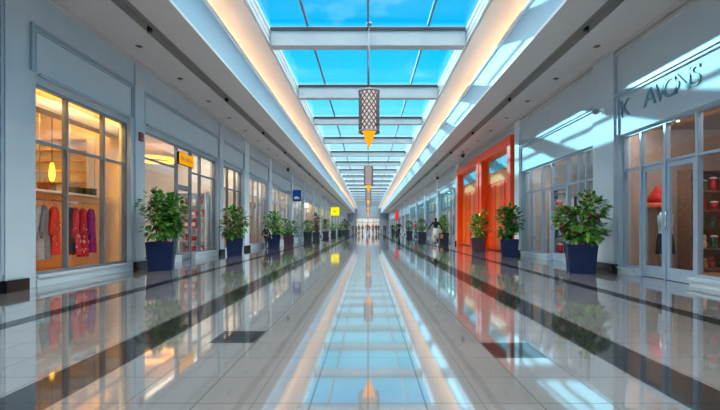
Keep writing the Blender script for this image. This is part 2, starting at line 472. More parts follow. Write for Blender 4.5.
# far end wall with its shop front
ew = MB().box(-XO-.3, XO+.3, YE+.06, YE+.4, 3.6, ZG+.02).box(-XO-.3, -3.2, YE+.06, YE+.4, 0, 3.599).box(3.2, XO+.3, YE+.06, YE+.4, 0, 3.599)
struct('wall_end', ew, mat('end_wall_paint', (134, 142, 154), .5))
ef = MB()
for x in (-3.2, -1.6, 0, 1.6, 3.2): ef.box(x-.06, x+.06, YE+.1, YE+.2, 0, 3.6)
ef.box(-3.2, 3.2, YE+.1, YE+.2, 2.5, 2.62)
eo = struct('window_end', ef, FRAMED)
for i in range(4):
    MB().box(-3.14+1.6*i, -1.66+1.6*i, YE+.14, YE+.15, .02, 2.49).build('pane', PANE, eo)
    MB().box(-3.14+1.6*i, -1.66+1.6*i, YE+.14, YE+.15, 2.63, 3.58).build('pane', PANE, eo)
m = MB().box(-3.4, 3.4, YE+3.0, YE+3.1, 0, 3.8).box(-3.5, -3.4, YE+.41, YE+3.1, 0, 3.8).box(3.4, 3.5, YE+.41, YE+3.1, 0, 3.8).box(-3.5, 3.5, YE+.41, YE+3.1, 3.801, 3.9).box(-3.5, 3.5, YE+.51, YE+3.1, -.1, -.002)
w = struct('wall_end_shop', m, PALE)
MB().box(-2.5, 2.5, YE+1.2, YE+1.6, 3.75, 3.8).build('light_panel', L_DIM, w)

# ------------------------------------------------------------------ orange shop front
def portal(y0, y1, label):
    t = thing('shop_portal', label, 'shop front', (XW, (y0+y1)/2, 0))
    def P(mb, n, m): 
        o = mb.build(n, m, t); o.location = (-XW, -(y0+y1)/2, 0); return o
    w = .38
    for a, b in ((y0, y0+w), (y1-w, y1)): P(MB().bevel_box(XW-.2, XW+.25, a, b, .001, 4.55-w, .01), 'jamb', ORANGE)
    P(MB().bevel_box(XW-.2, XW+.25, y0, y1, 4.55-w+.001, 4.55, .01), 'lintel', ORANGE)
    P(MB().box(XW+.12, XW+.17, y0+w+.001, y1-w-.001, 3.62, 4.55-w), 'upper_panel', mat('warm_upper_panel', (196, 132, 104), .4))
    P(MB().box(XW+.12, XW+.17, y0+w+.001, y1-w-.001, 3.05, 3.6199), 'lower_band', mat('orange_band', (246, 150, 50), .35, var=.05))
    ya = y0+w+.35; yb_ = y1-w-.35
    pn = P(MB().box(XW+.08, XW+.119, ya, yb_, 3.5, 4.02), 'sign_panel', mat('turquoise_panel', (44, 168, 196), .3, var=.2, scale=4))
    # folding slatted shutter: frame posts and vertical slats
    n = int((y1-y0-2*w)/.55); st = (y1-y0-2*w)/n
    for i in range(n):
        a = y0+w+i*st
        ang = .03 if i % 2 else 0
        lf = MB()
        for q in range(6):
            yy = a+st*(q+.5)/6
            lf.box(XW+.1+ang, XW+.13+ang, yy-st/12*.86, yy+st/12*.86, .06, 2.98)
        lf.box(XW+.135+ang, XW+.15+ang, a+.01, a+st-.01, .02, 3.049)
        P(lf, 'shutter_leaf', ORANGE if i % 3 else mat('amber_lacquer', (250, 122, 24), .3, var=.06))
    P(MB().box(XW-.1, XW+.2, y0+w+.001, y1-w-.001, .001, .019), 'threshold', DARKM)
    return t
portal(15.0, 19.2, 'tall orange portal with slatted shutters, the one beside the tall plant in blue pot')
portal(19.35, 24.15, 'tall orange portal with slatted shutters, farther one next to the cream pillar')
shop_box(1, 14.9, 24.3, 'orange_shop', mat('orange_interior', (240, 150, 80), .6), WOODF, WARMW, L_WARM, zc=4.5)

# warm up-lights at the orange frame (strip washing the jamb between the two portals)
t = thing('strip_light', 'slim glowing yellow strip on the orange jamb between the portals', 'light', (XW-.215, 19.1, .005))
MB().box(-.012, .014, -.03, .03, 0.1, 1.7).build('diffuser', emit('yellow_strip', (255, 190, 60), 3.0), t)
MB().box(.0141, .0149, -.05, .05, 0, 1.75).build('backplate', DARKM, t)

# ------------------------------------------------------------------ pendants
def diagrid(r, h, n=14, pitch=1.5, steps=18, w=.02, t=.012):
    m = MB()
    for dr in (1, -1):
        for k in range(n):
            v = []; f = []
            for i in range(steps+1):
                u = i/steps; a = 2*PI*k/n+dr*u*pitch*PI/1.6
                for (da, rr) in ((-w/r, r), (w/r, r), (w/r, r+t), (-w/r, r+t)):
                    v.append(((rr)*math.cos(a+da), rr*math.sin(a+da), u*h))
            for i in range(steps):
                for q in range(4):
                    q2 = (q+1) % 4; f.append((i*4+q, i*4+q2, i*4+4+q2, i*4+4+q))
            m.add(v, f)
    return m
LATT = mat('bronze_lattice', (96, 84, 88), .4, .4)
def make_pendant(loc, label):
    t = thing('pendant_lamp', label, 'lamp', loc)
    r, h = .285, 1.18
    diagrid(r, h).build('lattice_shade', LATT, t)
    MB().lathe([(r+.02, 0), (r+.02, .05), (r-.02, .05), (r-.02, 0), (r+.02, 0)], 32, cap=False).build('bottom_ring', LATT, t)
    MB().lathe([(r+.02, h-.05), (r+.02, h), (r-.02, h), (r-.02, h-.05), (r+.02, h-.05)], 32, cap=False).build('top_ring', LATT, t)
    MB().lathe([(.2, .03), (.2, h-.03)], 24).build('diffuser', emit('pendant_core', (226, 214, 206), .75), t)
    MB().lathe([(.17, .028), (.165, -.02), (.12, -.16), (.06, -.32), (.012, -.42)], 20).build('amber_cone', emit('amber_cone', (255, 158, 22), 1.15), t)
    MB().tube([(0, 0, h-.03), (0, 0, ZG-.06-loc[2])], .014).build('rod', FRAMED, t)
    MB().lathe([(.02, ZG-.16-loc[2]), (.08, ZG-.12-loc[2]), (.08, ZG-.055-loc[2])], 16).build('ceiling_rose', FRAMED, t)
    return t
pend = ['nearest large lattice cylinder pendant with amber cone tip', 'second lattice pendant down the hall, directly behind the nearest big one',
        'third lattice pendant, small and far down the hall', 'fourth tiny lattice pendant near the vanishing point', 'fifth tiny lattice pendant near the far end wall', 'sixth and last tiny lattice pendant by the far end wall']
p0 = make_pendant((0.03, 11.2, 3.70), pend[0])
for i in range(1, 6):
    p = copy_tree(p0); p.location = (0.03, 11.2+13.8*i, 3.70); p['label'] = pend[i]

# ------------------------------------------------------------------ ceiling fittings
def downlight_parts(t):
    MB().lathe([(.055, 0), (.075, 0), (.075, -.008), (.05, -.012), (.05, 0)], 16, cap=False).build('trim_ring', SLOT, t)
    MB().lathe([(.05, -.004), (.05, -.002)], 14).build('lens', BLACK, t)
d0 = None
for s, nm in ((-1, 'left'), (1, 'right')):
    for i in range(16):
        y = 4.95+1.9*i
        lab = 'small round recessed downlight in the %s soffit' % nm
        if d0 is None:
            d0 = thing('downlight', lab, 'light', (0, 0, 0), 0, 'downlights'); downlight_parts(d0); o = d0
        else: o = copy_tree(d0)
        o.location = (s*5.07, y, ZS-.001); o['label'] = lab; o['group'] = 'recessed downlights in the %s soffit' % nm
s0 = None
for s, nm in ((-1, 'left'), (1, 'right')):
    for i in range(9):
        y = 3.64+4.33*i
        lab = 'black spotlight in the dark slot of the %s soffit' % nm
        if s0 is None:
            s0 = thing('spotlight', lab, 'light')
            MB().lathe([(.06, .0), (.075, .1), (.07, .16)], 16).build('lamp_head', BLACK, s0)
            MB().box(-.03, .03, -.09, .09, .158, .19).build('track_mount', BLACK, s0)
            o = s0
        else: o = copy_tree(s0)
        o.scale = (.75, .75, .55); o.location = (s*4.405, y, ZS+.0115-.1046); o['label'] = lab; o['group'] = 'spotlights in the %s soffit slot' % nm
def dome_camera(loc, label, drop=.3):
    t = thing('security_camera', label, 'camera', loc)
    MB().lathe([(.02, 0), (.06, 0), (.06, -.02), (.02, -.03)], 14).build('mount', FRAMED, t)
    MB().tube([(0, 0, -.02), (0, 0, -drop)], .018).build('stem', FRAMED, t)
    MB().lathe([(.06, -drop+.02), (.11, -drop), (.11, -drop-.09)], 16).build('housing', SLOT, t)
    MB().lathe([(.1, -drop-.091), (.085, -drop-.15), (.05, -drop-.19), (.005, -drop-.2)], 16).build('dome', BLACK, t)
dome_camera((-5.0, 24.7, ZS), 'dark dome camera hanging from the left soffit before the blue sign')
dome_camera((5.0, 20.8, ZS), 'dark dome camera hanging from the right soffit above the orange portals', .12)
dome_camera((5.0, 28.4, ZS), 'dark dome camera hanging from the right soffit beyond the orange portals', .35)
# camera on the right pillar
t = thing('security_camera', 'small pale camera fixed high on the right pillar by the potted tree', 'camera', (5.5195, 9.3, 3.75))
MB().box(-.03, 0, -.06, .06, -.06, .06).build('backplate', WHITE, t)
MB().tube([(-.03, 0, 0), (-.12, 0, .02)], .02).build('arm', WHITE, t)
MB().blob((-.16, 0, -.01), (.075, .075, .07)).build('dome', FRAMED, t)
# fire alarm on the left pillar
t = thing('fire_alarm', 'small dark red fire alarm box on the pillar between two left shops', 'alarm', (-5.5545, 9.63, 3.22))
MB().bevel_box(0.0005, .05, -.075, .075, -.11, .11, .01).build('box', mat('alarm_red', (128, 20, 30), .4), t)
MB().box(.0505, .056, -.035, .035, -.02, .05).build('grille', mat('alarm_dark', (60, 12, 18), .5), t)
t = thing('wall_socket', 'small dark wall socket low on the nearest left wall panel', 'socket', (-XW+.0, 5.6, .55))
MB().bevel_box(0.0005, .02, -.04, .04, -.06, .06, .005).build('cover', FRAMED, t)
MB().box(.0205, .024, -.02, .02, -.03, .03).build('outlet', BLACK, t)

# ------------------------------------------------------------------ signs
# yellow box sign
t = thing('shop_sign', 'yellow box sign with dark marks over the left shop door', 'sign', (-XW+.0, 12.0, 3.06))
MB().bevel_box(.02, .09, -.62, .62, -.21, .21, .015).build('box', BLACK, t)
t.scale = (1, .78, .88)
fc = MB().box(.0905, .1, -.6, .6, -.19, .19).build('face', emit('yellow_sign_face', (255, 178, 14), .75), t)
g = MB()
x = -.48
for wd, kind in ((.13, 0), (.12, 1), (.15, 2), (.12, 0), (.14, 1), (.12, 2)):
    z0 = -.07; z1 = .08
    g.box(.1005, .106, x, x+.025, z0, z1)
    if kind == 0: g.box(.1005, .106, x+.026, x+wd-.03, z1-.025, z1); g.box(.1005, .106, x+wd-.029, x+wd-.004, z0, z1)
    if kind == 1: g.box(.1005, .106, x+.026, x+wd-.03, z0, z0+.025); g.box(.1005, .106, x+.026, x+wd-.03, -.01, .012)
    if kind == 2: g.box(.1005, .106, x+.026, x+wd-.02, -.01, .014); g.box(.1005, .106, x+wd-.045, x+wd-.02, -.011, z0)
    x += wd+.035
g.build('emblem', mat('sign_amber', (176, 96, 8), .5), fc)
MB().box(-.0, .0199, -.4, .4, -.04, .04).build('bracket', FRAMED, t)
# projecting signs: (label, x centre, y, z centre, w, h, material, emblem)
def blade(label, s, xi, xo, y, zc, h, face, emblem=None, frame=None):
    t = thing('projecting_sign', label, 'sign', (s*(xi+xo)/2, y, zc))
    w = xo-xi
    MB().bevel_box(-w/2, w/2, -.06, .06, -h/2, h/2, .012).build('box', frame or FRAMED, t)
    fc = MB().box(-w/2+.04, w/2-.04, -.068, -.0605, -h/2+.04, h/2-.04).build('face', face, t)
    if emblem: emblem(fc, w, h)
    a, b = (s*(w/2), s*(XW-(xi+xo)/2))
    MB().tube([(a-s*.02, 0, h*.3), (b, 0, h*.3)], .02).build('bracket', FRAMED, t)
    return t
def em_white(t, w, h):
    MB().box(-w*.3, w*.3, -.074, -.0685, -h*.3, -h*.14).box(-w*.2, w*.12, -.074, -.0685, -h*.139, -h*.06).build('emblem', WHITE, t)
blade('blue projecting sign with a small white mark, above the left shops', -1, 4.9, 5.5, 28.9, 3.36, .84, emit('blue_sign_face', (16, 58, 122), .8), em_white, mat('blue_metal', (20, 50, 100), .4))
blade('small white projecting sign beyond the blue sign on the left', -1, 4.95, 5.45, 33.5, 2.9, .55, emit('white_sign_face', (236, 240, 240), .9), None)
def em_dark(t, w, h):
    MB().box(-w*.2, w*.25, -.074, -.0685, -.05*h, .05*h).box(-w*.1, -.02*w, -.074, -.0685, -.25*h, .25*h).build('emblem', mat('sign_olive', (206, 190, 10), .5), t)
yb2 = blade('bright yellow projecting sign far down the left side', -1, 4.05, 5.25, 56.0, 3.35, 1.2, emit('yellow_far_face', (255, 240, 0), 1.05), em_dark, mat('yellow_metal', (230, 200, 10), .4))
blade('narrow red hanging sign far down the right side', 1, 4.25, 4.85, 62.0, 3.0, 1.6, emit('red_far_face', (224, 60, 60), .8), None)
# sign letters on the right shop fascia
t = thing('shop_sign', 'row of tall grey letters on the fascia over the near right shop', 'sign', (XW-.001, 6.9, 3.5))
LET = mat('letter_blue_grey', (84, 124, 140), .4)
for ch, y in (('K', 8.6), ('A', 7.84), ('V', 7.56), ('O', 7.29), ('N', 7.02), ('S', 6.74)):
    me = text_mesh(ch, .53, .008); me.materials.clear(); me.materials.append(LET)
    o = link('letter', me, t)
    o.location = (-.012, y-6.9, .09)
    o.rotation_euler = (PI/2, 0, -PI/2)
# small notice plate on the right shop
t = thing('notice_plate', 'small dark notice plate on the glass of the second right shop', 'sign', (XG-.012, 12.06, 2.02))
MB().box(-.006, .006, -.09, .09, -.12, .12).build('plate', BLACK, t)
MB().box(-.0075, -.0065, -.06, .06, -.06, .07).build('paper', SLOT, t)

# ------------------------------------------------------------------ plants
LEAF = []
for nm, a in (('leaf_dark', (40, 92, 34)), ('leaf_mid', (66, 128, 46)), ('leaf_light', (122, 164, 76)), ('leaf_olive', (134, 144, 40)), ('leaf_red', (120, 36, 40))):
    LEAF.append(mat(nm, a, .35, var=.25, scale=30))
TRUNK = mat('bark', (82, 62, 44), .8, var=.2, scale=20)
SOIL = mat('soil', (52, 38, 30), .9, var=.3, scale=40)
NAVY = mat('navy_ceramic', (8, 24, 64), .45, var=.05, spec=.25)
MAROON = mat('maroon_ceramic', (66, 36, 50), .35, var=.05)
SLATE = mat('slate_ceramic', (32, 34, 52), .4, var=.05)
PETAL = mat('pink_petal', (206, 40, 70), .5, var=.15)
def leaf_mesh(rng, spots, L, W, mats=(0, 1, 2)):
    v = []; f = []; mi = []
    for (p, d) in spots:
        l = L*rng.uniform(.7, 1.2); w = W*rng.uniform(.8, 1.2)
        d = d.normalized()
        side = d.cross(Vector((rng.uniform(-.4, .4), rng.uniform(-.4, .4), 1)))
        if side.length < .05: side = Vector((1, 0, 0))
        side.normalize(); up = side.cross(d).normalized()
        o = len(v); cup = rng.uniform(.05, .2)*w; droop = -rng.uniform(.05, .3)*l
        for t, ww in ((0, .08), (.3, .85), (.62, .9), (1, .04)):
            c = p+d*(l*t)+Vector((0, 0, droop*t*t))
            v += [c-side*(w*ww)+up*cup*ww, c, c+side*(w*ww)+up*cup*ww]
        m = rng.choice(mats)
        for i in range(3):
            for j in range(2):
                f.append((o+i*3+j, o+i*3+j+1, o+i*3+j+4, o+i*3+j+3)); mi.append(m)
    me = bpy.data.meshes.new('foliage'); me.from_pydata([tuple(x) for x in v], [], f)
    for m in LEAF: me.materials.append(m)
    me.polygons.foreach_set('material_index', mi); me.polygons.foreach_set('use_smooth', [True]*len(f)); me.update()
    return me
def square_pot(t, w, h, m, taper=.86):
    a, b = w/2*taper, w/2
    mb = MB()
    rings = [(a, 0), (b*.985, h*.9), (b, h*.9), (b, h), (b-.03, h), (b-.035, h-.07)]
    v = []; f = []
    for r, z in rings:
        c = .03
        for (x, y) in ((-r+c, -r), (r-c, -r), (r, -r+c), (r, r-c), (r-c, r), (-r+c, r), (-r, r-c), (-r, -r+c)): v.append((x, y, z))
    for i in range(len(rings)-1):
        for k in range(8):
            k2 = (k+1) % 8; f.append((i*8+k, i*8+k2, i*8+8+k2, i*8+8+k))
    f.append(tuple(reversed(range(8))))
    pt_ = mb.add(v, f).build('pot', m, t)
    MB().box(-b+.036, b-.036, -b+.036, b-.036, h-.1, h-.06).build('soil', SOIL, pt_)
def plant(loc, label, potm, pw, ph, crown, n, L=.13, W=.045, mats=(0, 1, 1, 2), rz=0, flowers=False, ball=False, seed=1, group=None, trunks=5, upright=0, name='potted_plant'):
    """crown = (radius x/y, bottom z, top z)"""
    rng = random.Random(seed)
    t = thing(name, label, 'plant', loc, rz, group)
    square_pot(t, pw, ph, potm)
    cr, z0, z1 = crown; zc = (z0+z1)/2; hz = (z1-z0)/2
    if n >= 150:
        mb_top = []
        for k in range(trunks):
            a = 2*PI*k/trunks+rng.uniform(-.3, .3); r = rng.uniform(.2, .55)*cr
            p = [(.06*math.cos(a), .06*math.sin(a), ph-.08), (.4*r*math.cos(a), .4*r*math.sin(a), (ph+zc)/2), (r*math.cos(a), r*math.sin(a), zc+hz*.4)]
            MB().tube(p, [.02, .015, .008], 6).build('stem', TRUNK, t)
    else:
        MB().tube([(0, 0, ph-.08), (0, 0, zc)], .03, 6).build('stem', TRUNK, t)
    spots = []
    lumps = [(Vector((rng.uniform(-.6, .6)*cr, rng.uniform(-.6, .6)*cr, zc+rng.uniform(-.75, .65)*hz)), rng.uniform(.35, .55)) for _ in range(16)]
    while len(spots) < n:
        if ball:
            d = Vector((rng.gauss(0, 1), rng.gauss(0, 1), rng.gauss(0, 1))).normalized()
            p = Vector((d.x*cr, d.y*cr, zc+d.z*hz))*1.0
            spots.append((Vector((d.x*cr*.85, d.y*cr*.85, zc+d.z*hz*.85)), d+Vector((rng.uniform(-.5, .5), rng.uniform(-.5, .5), rng.uniform(-.3, .5))))); continue
        c, lr = rng.choice(lumps)
        d = Vector((rng.gauss(0, 1), rng.gauss(0, 1), rng.gauss(0, .9))).normalized()
        q = c+Vector((d.x*cr*lr, d.y*cr*lr, d.z*hz*lr))*rng.uniform(.6, 1)
        e = Vector((q.x/cr, q.y/cr, (q.z-zc)/hz))
        if e.length > 1.0: continue
        out = Vector((q.x, q.y, (q.z-zc)*.7+.05))
        dd = out.normalized()*.8+d*.7+Vector((0, 0, upright+rng.uniform(-.35, .25)))
        spots.append((q, dd))
    me = leaf_mesh(rng, spots, L, W, mats)
    link('foliage', me, t)
    if flowers:
        fl_ = MB()
        for k in range(16):
            a = rng.uniform(0, 2*PI); r = rng.uniform(.02, pw/2-.07)
            fl_.blob((r*math.cos(a), r*math.sin(a), ph-.03+rng.uniform(0, .06)), (.045, .045, .035), 6, 4)
        fl_.build('flowers', PETAL, t)
    return t
plant((-4.93, 9.42, 0), 'large bushy plant in a navy square pot beside the near left pillar', NAVY, .60, .67, (.58, .62, 1.92), 1500, L=.125, W=.045, rz=.35, flowers=True, seed=3)
plant((-4.86, 14.4, 0), 'second bushy plant in a navy pot along the left wall', NAVY, .58, .62, (.54, .56, 1.85), 800, L=.14, W=.05, mats=(0, 1, 1, 2, 1, 4), rz=.3, seed=5)
plant((-4.9, 20.6, 0), 'third left plant, spreading bright green leaves in a navy pot', NAVY, .66, .66, (.6, .62, 1.85), 340, L=.2, W=.06, mats=(0, 1, 2), rz=.2, seed=7)
plant((-4.7, 23.4, 0), 'dark leafy plant in a maroon pot on the left, next to the blue sign shop', MAROON, .62, .6, (.72, .6, 1.6), 340, L=.2, W=.06, mats=(0, 0, 1), rz=.2, seed=9)
plant((-5.0, 33.0, 0), 'round green shrub in a slate pot farther down the left wall', SLATE, .72, .66, (.5, .62, 1.65), 260, L=.2, W=.07, mats=(0, 1, 1), ball=True, seed=11)
plant((-4.9, 37.5, 0), 'tall red leaved plant in a slate pot on the far left', SLATE, .66, .6, (.4, .6, 2.5), 260, L=.22, W=.08, mats=(4, 4, 0), seed=13)
plant((-4.9, 46.0, 0), 'slim olive coloured plant in a slate pot on the far left', SLATE, .7, .6, (.45, .6, 2.1), 200, L=.24, W=.08, mats=(3, 3, 1), seed=15)
plant((-3.3, 62.0, 0), 'broad dark umbrella shaped tree near the far end of the left aisle', SLATE, .8, .7, (.95, 1.0, 2.3), 260, L=.3, W=.1, mats=(0, 0, 0, 4), seed=17)
plant((4.75, 8.82, 0), 'large spreading plant in a navy square pot by the right pillar', NAVY, .60, .64, (.56, .58, 1.84), 1500, L=.13, W=.047, mats=(0, 1, 1, 2, 1, 2, 4), rz=-.35, flowers=True, seed=21)
plant((4.9, 13.7, 0), 'bushy plant in a navy pot before the orange portal', NAVY, .60, .61, (.53, .54, 1.84), 800, L=.14, W=.05, mats=(0, 1, 1, 0), rz=-.3, seed=23)
plant((4.8, 17.2, 0), 'yellowish green plant in a maroon pot between the two orange portals', MAROON, .62, .58, (.48, .58, 1.8), 420, L=.2, W=.05, mats=(1, 2, 3), rz=-.2, upright=.4, seed=25)
plant((5.15, 27.0, 0), 'slim yellow green plant in a dark navy pot past the orange portals', SLATE, .68, .66, (.42, .62, 1.85), 300, L=.2, W=.06, mats=(3, 3, 2, 1), upright=.4, seed=27)
plant((5.1, 37.6, 0), 'round clipped topiary ball in a slate pot on the far right', SLATE, .76, .62, (.46, .72, 1.9), 420, L=.14, W=.06, mats=(1, 1, 0), ball=True, seed=29)
plant((5.1, 49.0, 0), 'smaller round topiary ball farther along the right wall', SLATE, .76, .62, (.46, .72, 1.9), 300, L=.16, W=.07, mats=(1, 1, 0), ball=True, seed=31)
base = None
for i, (x, y) in enumerate(((-4.7, 54), (-4.7, 66), (-4.7, 75), (4.7, 63), (4.7, 74))):
    lab = 'tiny distant shrub in a dark pot along the %s wall' % ('left' if x < 0 else 'right')
    g = 'distant shrubs along the %s wall' % ('left' if x < 0 else 'right')
    if base is None: base = plant((x, y, 0), lab, SLATE, .7, .6, (.5, .6, 1.7), 120, L=.28, W=.1, seed=41, group=g); continue
    o = copy_tree(base); o.location = (x, y, 0); o['label'] = lab; o['group'] = g

# ------------------------------------------------------------------ people
def skin_mesh(verts, edges_, radii, name, m, parent, root=0, sub=1):
    me = bpy.data.meshes.new(name); me.from_pydata(verts, edges_, [])
    o = bpy.data.objects.new(name, me); C.objects.link(o)
    md = o.modifiers.new('Skin', 'SKIN'); md.use_smooth_shade = True
    for i, r in enumerate(radii):
        d = me.skin_vertices[0].data[i]
        d.radius = r if isinstance(r, tuple) else (r, r); d.use_root = (i == root)
    o.modifiers.new('Sub', 'SUBSURF').levels = sub
    o.modifiers['Sub'].render_levels = sub
    dg = bpy.context.evaluated_depsgraph_get()
    me2 = bpy.data.meshes.new_from_object(o.evaluated_get(dg))
    bpy.data.objects.remove(o)
    me2.materials.clear(); me2.materials.append(m)
    for p in me2.polygons: p.use_smooth = True
    return link(name, me2, parent)
SKIN = mat('skin', (196, 148, 122), .5, var=.05)
SKIN2 = mat('skin_dark', (132, 92, 72), .5, var=.05)
HAIRM = mat('hair_dark', (36, 26, 22), .5, var=.2, scale=40)
def person(loc, rz, label, h=1.68, top=(40, 40, 46), legs=(30, 32, 44), skirt=False, stride=.16, arm=.12, skin=SKIN, bag=None, group=None, dress=None, long_hair=False, shoes=(30, 26, 26)):
    """a figure facing -Y before rotation"""
    t = thing('person', label, 'person', loc, rz, group)
    k = h/1.70
    S = stride
    pt = {}
    pt['pelvis'] = (0, 0, .93); pt['waist'] = (0, .0, 1.08); pt['chest'] = (0, .01, 1.28); pt['neckb'] = (0, .015, 1.42); pt['neck'] = (0, .005, 1.47); pt['head'] = (0, -.01, 1.56); pt['crown'] = (0, -.005, 1.65)
    for sx, nm in ((-1, 'l'), (1, 'r')):
        q = sx*S
        pt['hip'+nm] = (sx*.09, 0, .88); pt['knee'+nm] = (sx*.095, q*.55-.03, .49); pt['ank'+nm] = (sx*.09, q*1.0, .085); pt['toe'+nm] = (sx*.105, q-.15, .03); 
        pt['sh'+nm] = (sx*.175, .015, 1.385); pt['el'+nm] = (sx*(.215+arm*.5), -q*.4+.02, 1.10); pt['wr'+nm] = (sx*(.225+arm*.6), -q*.9-.09, .87); pt['hand'+nm] = (sx*(.225+arm*.6), -q*.95-.115, .80)
    names = list(pt); idx = {n: i for i, n in enumerate(names)}
    verts = [tuple(c*k for c in pt[n]) for n in names]
    rad = {'pelvis': (.145, .105), 'waist': (.125, .095), 'chest': (.15, .105), 'neckb': (.075, .07), 'neck': .052, 'head': (.075, .095), 'crown': (.055, .065)}
    for n in ('l', 'r'):
        rad['hip'+n] = .088; rad['knee'+n] = .055; rad['ank'+n] = .038; rad['toe'+n] = .03; rad['sh'+n] = .055; rad['el'+n] = .04; rad['wr'+n] = .028; rad['hand'+n] = (.02, .034)
    E = [('pelvis', 'waist'), ('waist', 'chest'), ('chest', 'neckb'), ('neckb', 'neck'), ('neck', 'head'), ('head', 'crown')]
    for n in ('l', 'r'): E += [('pelvis', 'hip'+n), ('hip'+n, 'knee'+n), ('knee'+n, 'ank'+n), ('ank'+n, 'toe'+n), ('chest', 'sh'+n), ('sh'+n, 'el'+n), ('el'+n, 'wr'+n), ('wr'+n, 'hand'+n)]
    edges_ = [(idx[a], idx[b]) for a, b in E]
    radii = [tuple(v*k for v in rad[n]) if isinstance(rad[n], tuple) else rad[n]*k for n in names]
    # five unequal bent fingers on each hand
    for sx, n in ((-1, 'l'), (1, 'r')):
        hx, hy, hz = pt['hand'+n]
        for fi, (oy, ln) in enumerate(((-.03, .065), (-.012, .08), (.008, .076), (.026, .058))):
            a = len(verts); verts += [tuple(c*k for c in (hx, hy+oy, hz-.045)), tuple(c*k for c in (hx-sx*.012, hy+oy-.004, hz-.045-ln*.55)), tuple(c*k for c in (hx-sx*.035, hy+oy-.008, hz-.045-ln))]
            radii += [.0095*k, .0085*k, .007*k]
            edges_ += [(idx['hand'+n], a), (a, a+1), (a+1, a+2)]
        a = len(verts); verts += [tuple(c*k for c in (hx-sx*.02, hy-.04, hz-.005)), tuple(c*k for c in (hx-sx*.035, hy-.055, hz-.045))]
        radii += [.011*k, .008*k]; edges_ += [(idx['hand'+n], a), (a, a+1)]
    skin_mesh(verts, edges_, radii, 'body', skin, t, 0)
    # face
    z = 1.575*k
    MB().blob((0, -.105*k, z-.005), (.012, .022, .02), 6, 5).build('nose', skin, t)
    for sx in (-1, 1):
        MB().blob((sx*.03*k, -.094*k, z+.022), (.012, .01, .007), 6, 4).build('eye', BLACK, t)
        MB().blob((sx*.078*k, 0, z), (.012, .022, .03), 6, 5).build('ear', skin, t)
    MB().blob((0, -.092*k, z-.045), (.022, .012, .007), 6, 4).build('mouth', mat('lips', (150, 80, 76), .5), t)
    hb = MB().blob((0, .022*k, z+.042*k), (.09*k, .1*k, .088*k), 12, 8)
    if long_hair: hb.blob((0, .07*k, z-.1*k), (.085*k, .05*k, .16*k), 10, 7)
    hb.build('hair', HAIRM, t)
    # clothing
    def cloth(nl, ex, nm, m, cut=None):
        vi = [verts[idx[n]] for n in nl]
        if cut:
            for n, other, u in cut:
                a = Vector(verts[idx[n]]); b = Vector(verts[idx[other]]); vi[nl.index(n)] = tuple(a.lerp(b, u))
        ed = [(nl.index(a), nl.index(b)) for a, b in E if a in nl and b in nl]
        rr = [(tuple(v*k+ex for v in rad[n]) if isinstance(rad[n], tuple) else (rad[n]*k+ex,)*2) for n in nl]
        return skin_mesh(vi, ed, rr, nm, m, t, nl.index('pelvis'))
    cm = mat('cloth_%d_%d_%d' % top, top, .8, var=.12, scale=20); lm = mat('cloth_%d_%d_%d' % legs, legs, .8, var=.12, scale=20)
    cloth(['pelvis', 'waist', 'chest', 'neckb', 'shl', 'shr', 'ell', 'elr', 'wrl', 'wrr'], .014, 'top', cm, [('neckb', 'chest', .25), ('wrl', 'ell', .15), ('wrr', 'elr', .15)])
    if skirt:
        MB().lathe([(.135*k, 1.0*k), (.165*k, .9*k), (.19*k, .7*k), (.22*k, .45*k), (.21*k, .45*k)], 18, cap=False).build('skirt', lm, t)
    else:
        cloth(['pelvis', 'hipl', 'hipr', 'kneel', 'kneer', 'ankl', 'ankr'], .012, 'trousers', lm)
    sm_ = mat('cloth_%d_%d_%d' % shoes, shoes, .5)
    for n, sx in (('l', -1), ('r', 1)):
        x, y, _ = pt['toe'+n]
        MB().blob((x*k, (y+.07)*k, .045*k), (.048*k, .14*k, .045*k), 10, 6).build('shoe', sm_, t)
    if bag:
        hx, hy, hz = pt['handl']
        b = thing('handbag' , bag[1], 'bag', Vector(loc)+Matrix.Rotation(rz, 3, 'Z') @ Vector((hx*k, (hy-.0)*k, (hz-.07)*k)), rz)
        MB().bevel_box(-.06, .06, -.16, .16, -.42, -.14, .02).build('body', mat('bag_%d_%d_%d' % bag[0], bag[0], .5), b)
        MB().tube([(0, -.1, -.15), (0, -.06, -.02), (0, .0, .0), (0, .06, -.02), (0, .1, -.15)], .01).build('strap', mat('bag_%d_%d_%d' % bag[0], bag[0], .5), b)
    return t
person((4.5, 26.3, 0), PI+.2, 'woman in dark top and pale skirt walking with a tan bag on the right', 1.68, (24, 24, 34), (222, 216, 208), skirt=True, arm=.34, long_hair=True, bag=((176, 112, 76), 'tan handbag held by the woman in the pale skirt'))
person((4.95, 41.0, 0), 1.2, 'person in red top and teal trousers between two topiary balls', 1.7, (206, 66, 40), (24, 92, 110))
person((3.4, 43.5, 0), .3, 'person in dark clothes walking up the right aisle alone', 1.72, (20, 22, 34), (18, 18, 26), stride=.2)
person((-.1, 62.0, 0), PI, 'person in red top and blue jeans at the hall centre', 1.72, (150, 30, 50), (26, 50, 140))
person((.85, 68.0, 0), 0, 'person in bright red coat right of the hall centre', 1.7, (190, 36, 40), (40, 30, 40))
person((-5.05, 19.6, 0), .9, 'child in black jacket with white collar beside the left plants', 1.12, (22, 22, 26), (30, 28, 30))
crowd = [(-2.4, 80, (40, 38, 46)), (-1.7, 74, (70, 60, 62)), (-1.2, 88, (30, 32, 40)), (1.6, 78, (86, 50, 44)), (2.3, 86, (30, 34, 44)), (3.1, 76, (24, 60, 56)), (3.9, 88, (60, 44, 70)), (-3.4, 90, (28, 28, 34)), (4.1, 66, (34, 26, 40)), (2.0, 94, (60, 60, 66)), (.3, 92, (50, 44, 48))]
